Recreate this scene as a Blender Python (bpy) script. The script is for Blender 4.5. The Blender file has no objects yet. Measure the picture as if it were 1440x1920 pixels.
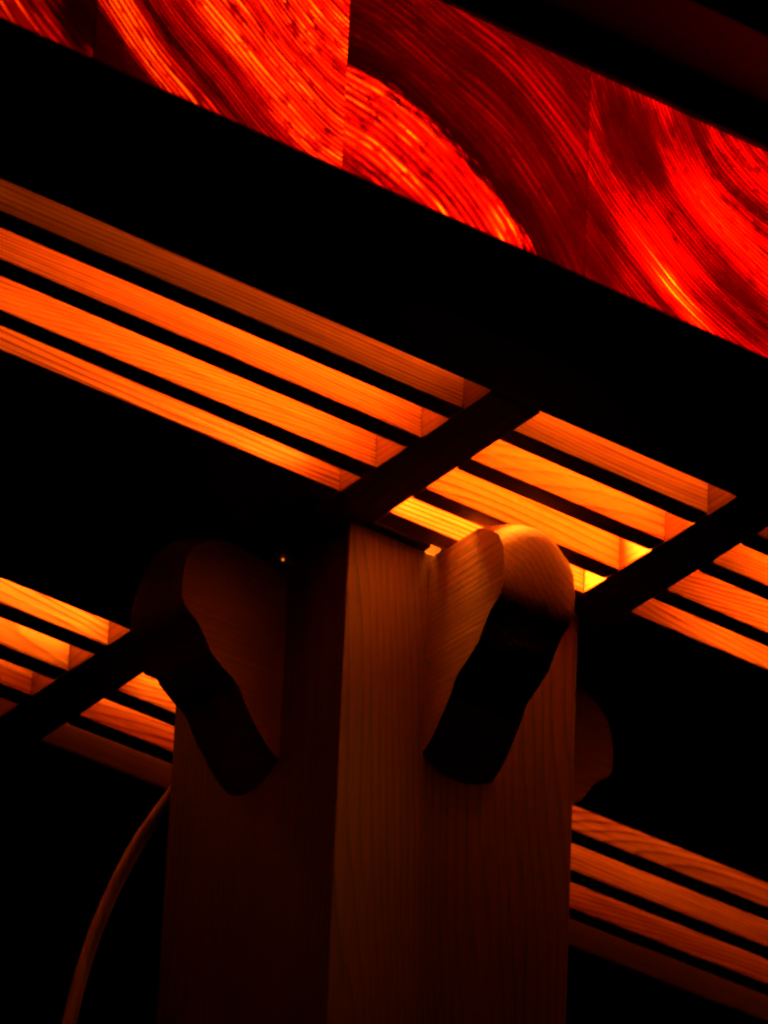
import bpy, bmesh, math, random
from mathutils import Matrix, Vector

S = 0.09                       # metres per layout unit (post is about 107 mm square)
sc = bpy.context.scene
coll = sc.collection

# ------------------------------------------------------------------ camera
CAM = (-15.1276, -21.5740, -15.8614)
YAW, PITCH, ROLL = (math.radians(a) for a in (35.42503505, 30.90436386, 2.59643294))
fwd = Vector((math.sin(YAW) * math.cos(PITCH), math.cos(YAW) * math.cos(PITCH), math.sin(PITCH)))
rgt = Vector((math.cos(YAW), -math.sin(YAW), 0))
upv = rgt.cross(fwd)
r2 = math.cos(ROLL) * rgt + math.sin(ROLL) * upv
u2 = -math.sin(ROLL) * rgt + math.cos(ROLL) * upv
cam_d = bpy.data.cameras.new('camera')
cam = bpy.data.objects.new('camera', cam_d)
coll.objects.link(cam)
mat = Matrix((r2, u2, -fwd)).transposed().to_4x4()
mat.translation = Vector(CAM) * S
cam.matrix_world = mat
cam_d.sensor_fit = 'HORIZONTAL'
cam_d.sensor_width = 36.0
cam_d.lens = 14250.6 / 1440 * 36.0
cam_d.clip_start = 0.05
cam_d.clip_end = 200
cam_d.dof.use_dof = True
cam_d.dof.focus_distance = 30.6 * S
cam_d.dof.aperture_fstop = 34
sc.camera = cam

# ------------------------------------------------------------------ night world, exposure
w = bpy.data.worlds.new('World')
sc.world = w
w.use_nodes = True
w.node_tree.nodes['Background'].inputs[0].default_value = (0.5, 0.55, 1.0, 1)
w.node_tree.nodes['Background'].inputs[1].default_value = 0.00012
sc.view_settings.view_transform = 'Standard'
sc.view_settings.look = 'None'
sc.view_settings.exposure = 0
sc.view_settings.gamma = 1
sc.cycles.filter_width = 2.5
sc.cycles.max_bounces = 10
sc.cycles.diffuse_bounces = 7
sc.cycles.transmission_bounces = 6

BULBS = [((0.60, 0.08, 0.92), 1800.0), ((0.05, 1.15, 0.90), 175.0)]
LIGHT = (1.0, 0.185, 0.0065)


# ------------------------------------------------------------------ node helpers
class NT:
    def __init__(self, name):
        self.m = bpy.data.materials.new(name)
        self.m.use_nodes = True
        self.t = self.m.node_tree
        self.t.nodes.clear()
        self.out = self.t.nodes.new('ShaderNodeOutputMaterial')

    def node(self, typ, **kw):
        n = self.t.nodes.new(typ)
        for k, v in kw.items():
            setattr(n, k, v)
        return n

    def put(self, sock, v):
        if isinstance(v, bpy.types.NodeSocket):
            self.t.links.new(v, sock)
        else:
            sock.default_value = v

    def math(self, op, a, b=0.0, c=0.0, clamp=False):
        n = self.node('ShaderNodeMath', operation=op, use_clamp=clamp)
        for i, v in enumerate((a, b, c)):
            self.put(n.inputs[i], v)
        return n.outputs[0]

    def xyz(self, x, y, z):
        n = self.node('ShaderNodeCombineXYZ')
        for i, v in enumerate((x, y, z)):
            self.put(n.inputs[i], v)
        return n.outputs[0]

    def noise(self, vec, scale=1.0, detail=2.0, rough=0.5):
        n = self.node('ShaderNodeTexNoise')
        self.put(n.inputs['Vector'], vec)
        n.inputs['Scale'].default_value = scale
        n.inputs['Detail'].default_value = detail
        n.inputs['Roughness'].default_value = rough
        return n.outputs[0]

    def ramp(self, fac, stops, interp='LINEAR'):
        n = self.node('ShaderNodeValToRGB')
        n.color_ramp.interpolation = interp
        els = n.color_ramp.elements
        while len(els) < len(stops):
            els.new(0.5)
        for e, (p, c) in zip(els, stops):
            e.position = p
            e.color = c if len(c) == 4 else (*c, 1)
        self.put(n.inputs[0], fac)
        return n.outputs[0]

    def smooth(self, v, lo, hi):
        n = self.node('ShaderNodeMapRange', interpolation_type='SMOOTHSTEP')
        self.put(n.inputs[0], v)
        n.inputs[1].default_value = lo
        n.inputs[2].default_value = hi
        return n.outputs[0]

    def mix(self, f, a, b):
        n = self.node('ShaderNodeMix', data_type='RGBA')
        self.put(n.inputs[0], f)
        self.put(n.inputs[6], a)
        self.put(n.inputs[7], b)
        return n.outputs[2]


def grey(v):
    return (v, v, v, 1)


def wood(name, axis, light=(0.80, 0.52, 0.27), dark=(0.50, 0.24, 0.09), rings=26.0, rough=0.62, contrast=1.0, bump=0.25, wander=1.0):
    """sawn softwood, grain along the given local axis (0, 1, 2)"""
    N = NT(name)
    tc = N.node('ShaderNodeTexCoord').outputs['Object']
    sep = N.node('ShaderNodeSeparateXYZ')
    N.put(sep.inputs[0], tc)
    rnd = N.node('ShaderNodeObjectInfo').outputs['Random']
    c = [N.math('DIVIDE', sep.outputs[i], S) for i in range(3)]
    along = c[axis]
    a, b = [c[i] for i in range(3) if i != axis]
    off = N.math('MULTIPLY', rnd, 37.0)
    # growth rings: iso-lines of a stretched noise plus a tilt across the board
    v = N.xyz(N.math('ADD', N.math('MULTIPLY', along, 0.22), off), N.math('ADD', a, off), b)
    n1 = N.math('MULTIPLY', N.noise(v, 0.9, 1.0, 0.4), wander)
    tilt = N.math('ADD', N.math('MULTIPLY', a, 0.55), N.math('MULTIPLY', b, 0.75))
    ph = N.math('ADD', N.math('MULTIPLY', N.math('ADD', n1, tilt), rings), N.math('MULTIPLY', off, 3.0))
    v2 = N.xyz(N.math('MULTIPLY', along, 0.5), N.math('MULTIPLY', a, 4.0), N.math('ADD', N.math('MULTIPLY', b, 4.0), off))
    ph = N.math('ADD', ph, N.math('MULTIPLY', N.noise(v2, 2.0, 2.0), 1.6))
    fr = N.math('FRACT', ph)
    ring = N.ramp(fr, [(0.0, grey(0.15)), (0.55, grey(0.35)), (0.86, grey(1.0)), (0.93, grey(0.9)), (1.0, grey(0.15))])
    # fibres and broad colour drift
    v3 = N.xyz(N.math('MULTIPLY', along, 1.6), N.math('MULTIPLY', a, 55.0), N.math('ADD', N.math('MULTIPLY', b, 55.0), off))
    fib = N.noise(v3, 1.0, 3.0, 0.6)
    v4 = N.xyz(N.math('MULTIPLY', along, 0.7), N.math('MULTIPLY', a, 3.0), N.math('ADD', N.math('MULTIPLY', b, 3.0), off))
    drift = N.noise(v4, 1.3, 2.0)
    ringw = N.math('MULTIPLY', ring, N.math('ADD', 0.25, N.math('MULTIPLY', drift, 0.9)))
    f = N.math('ADD', N.math('MULTIPLY', ringw, 0.55 * contrast),
               N.math('MULTIPLY', N.math('SUBTRACT', fib, 0.35), 0.75 * contrast), clamp=True)
    f = N.math('ADD', f, N.math('MULTIPLY', N.math('SUBTRACT', drift, 0.5), 0.5), clamp=True)
    col = N.mix(f, (*light, 1), (*dark, 1))
    p = N.node('ShaderNodeBsdfPrincipled')
    N.put(p.inputs['Base Color'], col)
    p.inputs['Roughness'].default_value = rough
    p.inputs['Specular IOR Level'].default_value = 0.25
    bm_ = N.node('ShaderNodeBump')
    bm_.inputs['Strength'].default_value = bump
    bm_.inputs['Distance'].default_value = 0.0008
    N.put(bm_.inputs['Height'], N.math('ADD', fib, N.math('MULTIPLY', ring, -0.4)))
    N.put(p.inputs['Normal'], bm_.outputs[0])
    N.put(N.out.inputs[0], p.outputs[0])
    return N.m


def veneer(name, centre, r0, r1, bands, seed, spot=None, ragged=0.05, lines=30.0, gain=1.0, patches=(), comb=0.6):
    """thin translucent wood: rings around a centre far outside the board, so the grain runs in arcs.
    bands: (r, transmittance) of the broad light and dark growth zones; patches: thicker spots (x, z, rx, rz, factor)"""
    N = NT(name)
    tc = N.node('ShaderNodeTexCoord').outputs['Object']
    sep = N.node('ShaderNodeSeparateXYZ')
    N.put(sep.inputs[0], tc)
    x = N.math('DIVIDE', sep.outputs[0], S)
    z = N.math('DIVIDE', sep.outputs[2], S)
    # gentle wander of the grain
    wob = N.math('MULTIPLY', N.math('SUBTRACT', N.noise(N.xyz(x, z, seed), 1.5, 1.0), 0.5), 0.10)
    dx = N.math('SUBTRACT', x, centre[0])
    dz = N.math('SUBTRACT', z, centre[1])
    r = N.math('SQRT', N.math('ADD', N.math('MULTIPLY', dx, dx), N.math('MULTIPLY', dz, dz)))
    r = N.math('ADD', r, wob)
    th = N.math('MULTIPLY', N.math('ARCTAN2', dz, dx), 0.5 * (r0 + r1))      # arc length along the grain
    # broad zones, their borders torn along the fibre
    tear = N.noise(N.xyz(N.math('MULTIPLY', r, 30.0), N.math('MULTIPLY', th, 5.0), seed + 3.1), 1.0, 4.0, 0.7)
    rr = N.math('ADD', r, N.math('MULTIPLY', N.math('SUBTRACT', tear, 0.5), ragged * 3.0))
    t = N.node('ShaderNodeMapRange')
    N.put(t.inputs[0], rr)
    t.inputs[1].default_value = r0
    t.inputs[2].default_value = r1
    zone = N.ramp(t.outputs[0], [((q - r0) / (r1 - r0), grey(g)) for q, g in bands])
    # combed growth lines (nearly periodic), irregular lines, fine fibre and specks
    drift = N.noise(N.xyz(N.math('MULTIPLY', r, 5.0), N.math('MULTIPLY', th, 0.9), seed + 5.5), 1.0, 2.0)
    ph = N.math('ADD', N.math('MULTIPLY', r, lines * 6.2832), N.math('MULTIPLY', drift, 16.0))
    cmb = N.math('ADD', 0.5, N.math('MULTIPLY', N.math('SINE', ph), 0.5))
    amp = N.smooth(N.noise(N.xyz(N.math('MULTIPLY', r, 9.0), N.math('MULTIPLY', th, 2.2), seed + 30.0), 1.0, 2.0), 0.33, 0.60)
    ln = N.smooth(N.noise(N.xyz(N.math('MULTIPLY', r, lines * 1.1), N.math('MULTIPLY', th, 0.9), seed + 7.7), 1.0, 4.0, 0.7), 0.30, 0.66)
    fine = N.noise(N.xyz(N.math('MULTIPLY', r, lines * 4.5), N.math('MULTIPLY', th, 2.5), seed + 1.7), 1.0, 2.0, 0.6)
    med = N.smooth(N.noise(N.xyz(N.math('MULTIPLY', r, 6.5), N.math('MULTIPLY', th, 1.6), seed + 12.0), 1.0, 3.0, 0.6), 0.30, 0.62)
    blot = N.smooth(N.noise(N.xyz(N.math('MULTIPLY', r, 26.0), N.math('MULTIPLY', th, 9.0), seed + 21.0), 1.0, 3.0, 0.6), 0.30, 0.48)
    f = N.math('ADD', 0.30, N.math('MULTIPLY', N.math('MULTIPLY', cmb, N.math('ADD', 0.35, N.math('MULTIPLY', amp, 0.65))), 0.46 * comb))
    f = N.math('ADD', f, N.math('MULTIPLY', ln, 0.34))
    f = N.math('ADD', f, N.math('MULTIPLY', N.math('SUBTRACT', fine, 0.5), 0.42))
    f = N.math('MULTIPLY', f, N.math('ADD', 0.62, N.math('MULTIPLY', med, 0.38)))
    f = N.math('MULTIPLY', f, N.math('ADD', 0.60, N.math('MULTIPLY', blot, 0.40)))
    speck = N.smooth(N.noise(N.xyz(N.math('MULTIPLY', r, 34.0), N.math('MULTIPLY', th, 13.0), seed + 50.0), 1.0, 3.0, 0.65), 0.32, 0.44)
    speck = N.math('MAXIMUM', speck, N.smooth(drift, 0.36, 0.50))          # specks only in some zones
    f = N.math('MULTIPLY', f, N.math('ADD', 0.45, N.math('MULTIPLY', speck, 0.55)))
    f = N.math('MULTIPLY', f, zone)
    for px, pz, rx, rz, k in patches:
        ex = N.math('DIVIDE', N.math('SUBTRACT', x, px), rx)
        ez = N.math('DIVIDE', N.math('SUBTRACT', z, pz), rz)
        d = N.math('SQRT', N.math('ADD', N.math('MULTIPLY', ex, ex), N.math('MULTIPLY', ez, ez)))
        d = N.math('ADD', d, N.math('MULTIPLY', N.math('SUBTRACT', tear, 0.5), 1.2))
        g = N.smooth(d, 0.35, 1.15)
        f = N.math('MULTIPLY', f, N.math('ADD', k, N.math('MULTIPLY', g, 1.0 - k)))
    if spot:
        sr, sx, wr, wx, amt = spot
        g1 = N.math('SUBTRACT', 1.0, N.smooth(N.math('ABSOLUTE', N.math('SUBTRACT', rr, sr)), 0.0, wr))
        g2 = N.math('SUBTRACT', 1.0, N.smooth(N.math('ABSOLUTE', N.math('SUBTRACT', x, sx)), 0.0, wx))
        f = N.math('ADD', f, N.math('MULTIPLY', N.math('MULTIPLY', g1, g2), N.math('MULTIPLY', N.math('ADD', 0.45, ln), amt)))
    f = N.math('MULTIPLY', f, gain, clamp=True)
    col = N.ramp(f, [(0.0, (0.0003, 0.0, 0.0)), (0.16, (0.004, 0.0, 0.0)), (0.32, (0.017, 0.0, 0.0)),
                     (0.50, (0.045, 0.0004, 0.0)), (0.68, (0.098, 0.0032, 0.0)), (0.85, (0.20, 0.026, 0.0002)), (1.0, (0.38, 0.13, 0.006))])
    tr = N.node('ShaderNodeBsdfTranslucent')
    N.put(tr.inputs[0], col)
    df = N.node('ShaderNodeBsdfDiffuse')
    df.inputs[0].default_value = (0.26, 0.12, 0.045, 1)
    mx = N.node('ShaderNodeMixShader')
    mx.inputs[0].default_value = 0.2
    N.put(mx.inputs[1], tr.outputs[0])
    N.put(mx.inputs[2], df.outputs[0])
    N.put(N.out.inputs[0], mx.outputs[0])
    return N.m


def plain(name, col, rough=0.5, metallic=0.0):
    N = NT(name)
    tc = N.node('ShaderNodeTexCoord').outputs['Object']
    n = N.noise(tc, 60.0, 3.0)
    c = N.mix(N.math('MULTIPLY', n, 0.5), (*col, 1), (*[v * 0.6 for v in col], 1))
    p = N.node('ShaderNodeBsdfPrincipled')
    N.put(p.inputs['Base Color'], c)
    p.inputs['Roughness'].default_value = rough
    p.inputs['Metallic'].default_value = metallic
    N.put(N.out.inputs[0], p.outputs[0])
    return N.m


def glow(name, strength):
    N = NT(name)
    e = N.node('ShaderNodeEmission')
    e.inputs[0].default_value = (*LIGHT, 1)
    e.inputs[1].default_value = strength
    N.put(N.out.inputs[0], e.outputs[0])
    return N.m


WX = wood('wood_along_length', 0, light=(0.82, 0.56, 0.30), dark=(0.21, 0.045, 0.010), rings=42.0, contrast=1.7, wander=1.3)
WY = wood('wood_along_depth', 1, light=(0.36, 0.19, 0.09), dark=(0.16, 0.048, 0.015), rings=40.0, contrast=1.3)
SHADE_X = wood('underside_shade_along_length', 0, light=(0.20, 0.085, 0.038), dark=(0.09, 0.035, 0.014))  # darker wood for undersides only: painted shade, along both grain directions
SHADE_Y = wood('underside_shade_along_depth', 1, light=(0.20, 0.085, 0.038), dark=(0.09, 0.035, 0.014))
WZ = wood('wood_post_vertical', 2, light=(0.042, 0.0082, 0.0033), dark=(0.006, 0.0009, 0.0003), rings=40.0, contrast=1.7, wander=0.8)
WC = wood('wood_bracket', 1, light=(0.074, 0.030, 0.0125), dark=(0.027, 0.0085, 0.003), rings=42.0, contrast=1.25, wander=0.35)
WD = wood('wood_frame_dark', 0, light=(0.065, 0.032, 0.016), dark=(0.033, 0.014, 0.006))


# ------------------------------------------------------------------ mesh helpers
def link(name, me, parent=None, material=None):
    o = bpy.data.objects.new(name, me)
    coll.objects.link(o)
    if parent:
        o.parent = parent
    if material and me:
        me.materials.append(material)
    return o


def empty(name, loc, label, cat, group=None):
    o = bpy.data.objects.new(name, None)
    coll.objects.link(o)
    o.location = Vector(loc) * S
    o.empty_display_size = 0.05
    o['label'] = label
    o['category'] = cat
    if group:
        o['group'] = group
    return o


rng = random.Random(5)


def box(name, lo, hi, parent, material, bevel=0.006, wobble=0.0, base=(0, 0, 0), under=None):
    """bevelled board between two corners (layout units); base = parent's own origin"""
    bm = bmesh.new()
    bmesh.ops.create_cube(bm, size=1.0)
    for v in bm.verts:
        for i in range(3):
            t = v.co[i] + 0.5
            v.co[i] = (lo[i] + (hi[i] - lo[i]) * t - base[i]) * S
        if wobble:
            v.co += Vector((0, rng.uniform(-1, 1), rng.uniform(-1, 1))) * wobble * S
    if bevel:
        bmesh.ops.bevel(bm, geom=list(bm.edges), offset=bevel * S, segments=2, profile=0.5, affect='EDGES')
    if under:                              # downward faces take the darker wood, shade painted into the colour
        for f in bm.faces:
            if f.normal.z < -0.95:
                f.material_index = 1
    me = bpy.data.meshes.new(name)
    bm.to_mesh(me)
    bm.free()
    o = link(name, me, parent, material)
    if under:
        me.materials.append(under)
    return o


# ------------------------------------------------------------------ the lantern
X0, X1 = -3.75, 5.25                      # outer ends
YN, YF = -1.37, 2.88                      # outer faces, near and far
RIM = 0.43                                # height of the lower frame boards
PZ = 1.45                                 # underside of the upper rails
BARS = [(0.0, 0.2487), (1.2487, 1.4934)]  # the two cross bars over the post
NEAR = [(-0.8228, -0.7206), (-0.5406, -0.4402), (-0.2411, -0.1390), (0.0, 0.103)]
FAR = [(1.369, 1.4718), (1.6435, 1.7480), (1.9343, 2.0381), (2.2097, 2.3111)]
YI, YO = -0.9997, 2.5088                  # inner edges of the frame boards
HS = 0.28                                 # slat height

lan = empty('wooden_lantern', (0, 0, 0),
            'glowing wooden lantern box with slatted underside and red translucent veneer sides', 'lantern')
# lower frame
box('frame_board', (X0, YN, 0), (X1, YI, RIM), lan, WD, 0.012)
box('frame_board', (X0, YO, 0), (X1, YF, RIM), lan, WD, 0.012)
box('frame_board', (X0, YI + .002, 0.003), (X0 + 0.37, YO - .002, RIM - .003), lan, WY, 0.01)
box('frame_board', (X1 - 0.37, YI + .002, 0.003), (X1, YO - .002, RIM - .003), lan, WY, 0.01)
for a, b in BARS:
    box('cross_bar', (a, YI + 0.003, 0.0), (b, YO - 0.003, HS + 0.02), lan, WY, 0.005, under=SHADE_Y)
bays = [(X0 + 0.37, BARS[0][0]), (BARS[0][1], BARS[1][0]), (BARS[1][1], X1 - 0.37)]
for xa, xb in bays:
    for ya, yb in NEAR + FAR:
        box('slat', (xa + 0.004, ya, rng.uniform(-0.003, 0.003)), (xb - 0.004, yb, HS), lan, WX, 0.005, wobble=0.003, under=SHADE_X)
    # solid board closing the middle of the underside
    if xa == BARS[0][1]:
        box('centre_board', (xa - 0.02, 0.36, 0.05), (xb + 0.02, FAR[0][0] + 0.01, 0.13), lan, WX, 0.0, under=SHADE_X)
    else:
        box('centre_board', (xa - 0.02, NEAR[3][1] - 0.01, 0.05), (xb + 0.02, FAR[0][0] + 0.01, 0.13), lan, WX, 0.0, under=SHADE_X)
# corner posts, upper rails, ends, roof
for x in (X0, X1 - 0.3):
    for y in (YN + 0.02, YF - 0.32):
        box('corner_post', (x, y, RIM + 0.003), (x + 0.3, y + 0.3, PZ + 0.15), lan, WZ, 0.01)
box('upper_rail', (X0, YN - 0.01, PZ - 0.02), (X1, YN + 0.20, 1.62), lan, WD, 0.01)
box('upper_rail', (X0, YF - 0.19, PZ - 0.02), (X1, YF + 0.01, 1.62), lan, WD, 0.01)
box('end_board', (X0 + 0.05, YN + 0.33, RIM + 0.004), (X0 + 0.12, YF - 0.33, 1.62), lan, WY, 0.005)
box('end_board', (X1 - 0.12, YN + 0.33, RIM + 0.004), (X1 - 0.05, YF - 0.33, 1.62), lan, WY, 0.005)
box('roof_board', (X0 - 0.45, YN - 0.41, 1.625), (X1 + 0.45, YF + 0.42, 1.78), lan, WD, 0.012)

# ------------------------------------------------------------------ veneer boards in the long sides
VEN = {
    -2: veneer('veneer_dim_streaked', (-1.0, 2.2), 1.2, 2.6,
               [(1.2, .70), (1.7, .7), (1.95, .45), (2.02, .25), (2.12, .45), (2.18, .62), (2.3, .66), (2.6, .6)], 40.0, lines=26,
               patches=[(-2.26, 0.60, 0.14, 0.22, 0.2)], gain=1.4, comb=1.2),
    -1: veneer('veneer_bright_arcs', (-0.6, 2.1), 0.6, 2.4,
               [(0.6, .85), (1.20, .95), (1.40, 1.0), (1.60, 1.0), (1.70, .86), (1.75, .66), (1.82, .64), (1.855, .40), (1.885, .22), (1.915, .62), (1.95, .92), (2.05, .95),
                (2.10, .75), (2.14, .20), (2.4, .10)], 3.0, lines=42, gain=1.12, comb=1.0, ragged=0.03),
    0: veneer('veneer_half_dark', (-1.15, -0.4), 0.6, 2.6,
              [(0.6, .55), (0.86, .66), (0.90, .42), (0.94, .80), (1.05, .95), (1.29, 1.0), (1.325, .85), (1.345, .40), (1.37, .05), (1.43, .09), (1.50, .21), (1.62, .24), (1.75, .20),
               (1.95, .33), (2.15, .26), (2.6, .26)],
              9.0, lines=27, ragged=0.095, gain=1.02, comb=1.0),
    1: veneer('veneer_hot_streak', (1.5, 2.0), 0.5, 2.2,
              [(0.5, .62), (0.85, .66), (0.93, .60), (0.99, .26), (1.05, .62), (1.12, .80), (1.27, .76), (1.34, .42), (1.44, .40), (1.50, .62), (1.58, .60), (1.66, .72), (1.71, .70),
               (1.76, .46), (1.90, .42), (2.2, .4)], 17.0, spot=(1.68, 0.64, 0.085, 0.27, 0.62), lines=46, gain=0.73, comb=1.45, ragged=0.035,
              patches=[(0.42, 1.22, 0.26, 0.30, 0.42), (0.26, 0.66, 0.14, 0.40, 0.62), (0.95, 0.62, 0.30, 0.16, 0.7)]),
    2: veneer('veneer_plain', (0.4, -0.2), 0.5, 2.6, [(0.5, .5), (1.2, .8), (1.6, .4), (2.0, .7), (2.6, .5)], 31.0),
}
JX = [-3.45, -2.195, -1.0165, 0.180, 1.370, 2.56, 3.75, 4.95]


def sheet(name, xa, xb, y, z0, z1, m, parent, bow):
    """a shaved veneer sheet, slightly bowed"""
    nx, nz = 14, 8
    vs, fs = [], []
    for j in range(nz + 1):
        for i in range(nx + 1):
            u, v = i / nx, j / nz
            vs.append(((xa + (xb - xa) * u) * S, (y + bow * math.sin(math.pi * u) * math.sin(math.pi * v)) * S, (z0 + (z1 - z0) * v) * S))
    for j in range(nz):
        for i in range(nx):
            a = j * (nx + 1) + i
            fs.append((a, a + 1, a + nx + 2, a + nx + 1))
    me = bpy.data.meshes.new(name)
    me.from_pydata(vs, [], fs)
    for p in me.polygons:
        p.use_smooth = True
    return link(name, me, parent, m)


for k in range(len(JX) - 1):
    m = VEN.get(k - 2, VEN[2])
    lap = 0.002 if k % 2 else 0.0
    sheet('veneer_board', JX[k] - 0.0015, JX[k + 1] + 0.0015, YN + 0.02 + lap, RIM - 0.02 + .022, PZ + 0.05, m, lan, -0.004)
    sheet('veneer_board', JX[k] - 0.0015, JX[k + 1] + 0.0015, YF - 0.02 - lap, RIM + 0.002, PZ + 0.05, VEN[(k + 1) % 5 - 2], lan, 0.004)
box('bead', (X0 + 0.3, YN + 0.03, RIM + 0.003), (X1 - 0.3, YN + 0.05, RIM + 0.02), lan, WX, 0.002)

# ------------------------------------------------------------------ the post with its four carved brackets
PX0, PX1, PY0, PY1 = 0.149, 1.332, 0.140, 1.336
PC = (0.5 * (PX0 + PX1), 0.5 * (PY0 + PY1))
ZT = -0.012
post = empty('wooden_post', (PC[0], PC[1], -6.0),
             'square timber post with four carved brackets carrying the lantern', 'post')
B0 = (PC[0], PC[1], -6.0)
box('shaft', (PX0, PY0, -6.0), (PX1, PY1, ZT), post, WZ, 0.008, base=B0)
box('tenon_light_seal', (0.235, 0.1065, ZT + 0.002), (0.538, 0.352, 0.06), post, WZ, 0.004, base=B0)  # unseen blocks added to stop light leaking between post top and slat
box('tenon_light_seal', (0.59, 0.1065, ZT + 0.002), (1.238, 0.352, 0.06), post, WZ, 0.004, base=B0)

# bracket profile: (projection from the post face, z, weight of the nose bulge)
PROF = [(-0.02, -0.03, 0), (0.20, -0.03, 0.0), (0.32, -0.030, 1.0), (0.365, -0.05, 0.9), (0.42, -0.085, 0.72), (0.468, -0.135, 0.5),
        (0.500, -0.205, 0.25), (0.513, -0.30, 0.0), (0.511, -0.385, -0.16), (0.488, -0.428, -0.2), (0.43, -0.470, -0.1), (0.385, -0.53, 0),
        (0.355, -0.585, 0), (0.29, -0.635, 0), (0.225, -0.675, 0), (0.205, -0.70, 0), (0.18, -0.745, 0), (0.145, -0.80, 0), (0.10, -0.86, 0),
        (0.05, -0.915, 0), (-0.02, -0.965, 0)]
HW = 0.18


def bracket_mesh():
    bm = bmesh.new()
    n = 17
    rows = []
    for k in range(n):
        u = -1 + 2 * k / (n - 1)
        bul = 0.135 * (1 - abs(u) ** 2.0)
        row = []
        for s, z, wt in PROF:
            zz = z + (0.0 if z < -0.1 else -0.012 * abs(u) ** 3) - max(0.0, -z - 0.88) * 0.9 * (1 - u * u)
            row.append(bm.verts.new((u * HW * S, -(s + bul * wt + 0.5 * (PY1 - PY0)) * S, zz * S)))
        rows.append(row)
    for k in range(n - 1):
        for j in range(len(PROF) - 1):
            f = bm.faces.new((rows[k][j], rows[k][j + 1], rows[k + 1][j + 1], rows[k + 1][j]))
            f.smooth = True
    bm.faces.new(rows[0][::-1])
    bm.faces.new(rows[-1])
    back = [r[0] for r in rows] + [r[-1] for r in rows[::-1]]
    bm.faces.new(back[::-1])
    bmesh.ops.recalc_face_normals(bm, faces=list(bm.faces))
    me = bpy.data.meshes.new('bracket')
    bm.to_mesh(me)
    bm.free()
    me.set_sharp_from_angle(angle=math.radians(38))
    me.materials.append(WC)
    return me


bmsh = bracket_mesh()
for k in range(4):
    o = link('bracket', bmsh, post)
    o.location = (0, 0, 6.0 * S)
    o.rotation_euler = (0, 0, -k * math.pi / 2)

# ------------------------------------------------------------------ light bulbs inside
GLASS = [glow('bulb_glow_%d' % i, s) for i, (_, s) in enumerate(BULBS)]
METAL = plain('brass_screw_base', (0.5, 0.38, 0.18), 0.35, 1.0)
BLAB = ['stronger bulb inside the lantern above the brightly lit bracket',
        'weaker bulb inside the lantern over its far row of slats']
for i, (loc, s) in enumerate(BULBS):
    b = empty('light_bulb', loc, BLAB[i], 'bulb', 'bulbs inside the lantern')
    bm = bmesh.new()
    bmesh.ops.create_uvsphere(bm, u_segments=16, v_segments=10, radius=0.26 * S)
    for v in bm.verts:
        if v.co.z > 0:
            t = v.co.z / (0.26 * S)
            v.co.z *= 1.5
            v.co.x *= 1 - 0.25 * t
            v.co.y *= 1 - 0.25 * t
    me = bpy.data.meshes.new('glass_envelope')
    bm.to_mesh(me)
    bm.free()
    for p in me.polygons:
        p.use_smooth = True
    link('glass_envelope', me, b, GLASS[i])
    bm = bmesh.new()
    bmesh.ops.create_cone(bm, cap_ends=True, segments=20, radius1=0.13 * S, radius2=0.15 * S, depth=0.22 * S)
    for v in bm.verts:
        v.co.z += 0.48 * S
    me = bpy.data.meshes.new('screw_base')
    bm.to_mesh(me)
    bm.free()
    link('screw_base', me, b, METAL)

# ------------------------------------------------------------------ power cable behind the post
cu = bpy.data.curves.new('power_cable', 'CURVE')
cu.dimensions = '3D'
cu.bevel_depth = 0.030 * S
cu.bevel_resolution = 5
pts = [(0.62, 1.42, 0.03), (0.55, 1.50, -0.20), (0.345, 1.60, -0.60), (0.19, 1.60, -0.87), (0.085, 1.60, -1.12), (-0.005, 1.60, -1.38), (-0.062, 1.60, -1.62), (-0.118, 1.6, -1.93), (-0.16, 1.6, -2.4), (-0.17, 1.6, -3.6)]
sp = cu.splines.new('NURBS')
sp.points.add(len(pts) - 1)
for p, q in zip(sp.points, pts):
    p.co = (q[0] * S, q[1] * S, q[2] * S, 1)
sp.use_endpoint_u = True
sp.order_u = 4
tmp = bpy.data.objects.new('tmp', cu)
coll.objects.link(tmp)
dg = bpy.context.evaluated_depsgraph_get()
me = bpy.data.meshes.new_from_object(tmp.evaluated_get(dg))
bpy.data.objects.remove(tmp)
for p in me.polygons:
    p.use_smooth = True
me.materials.clear()
cab = link('power_cable', me, None, plain('grey_cable_sheath', (0.17, 0.155, 0.14), 0.5))
cab['label'] = 'pale power cable hanging in a curve behind the post'
cab['category'] = 'cable'

# ------------------------------------------------------------------ glowing bead standing in for a light leak beside the post
bm = bmesh.new()
bmesh.ops.create_icosphere(bm, subdivisions=2, radius=0.0058 * S)
for v in bm.verts:
    v.co += Vector((0.137, 0.586, -0.006)) * S
me = bpy.data.meshes.new('light_leak_bead')
bm.to_mesh(me)
bm.free()
link('light_leak_bead', me, lan, glow('light_leak_glow', 1.1))
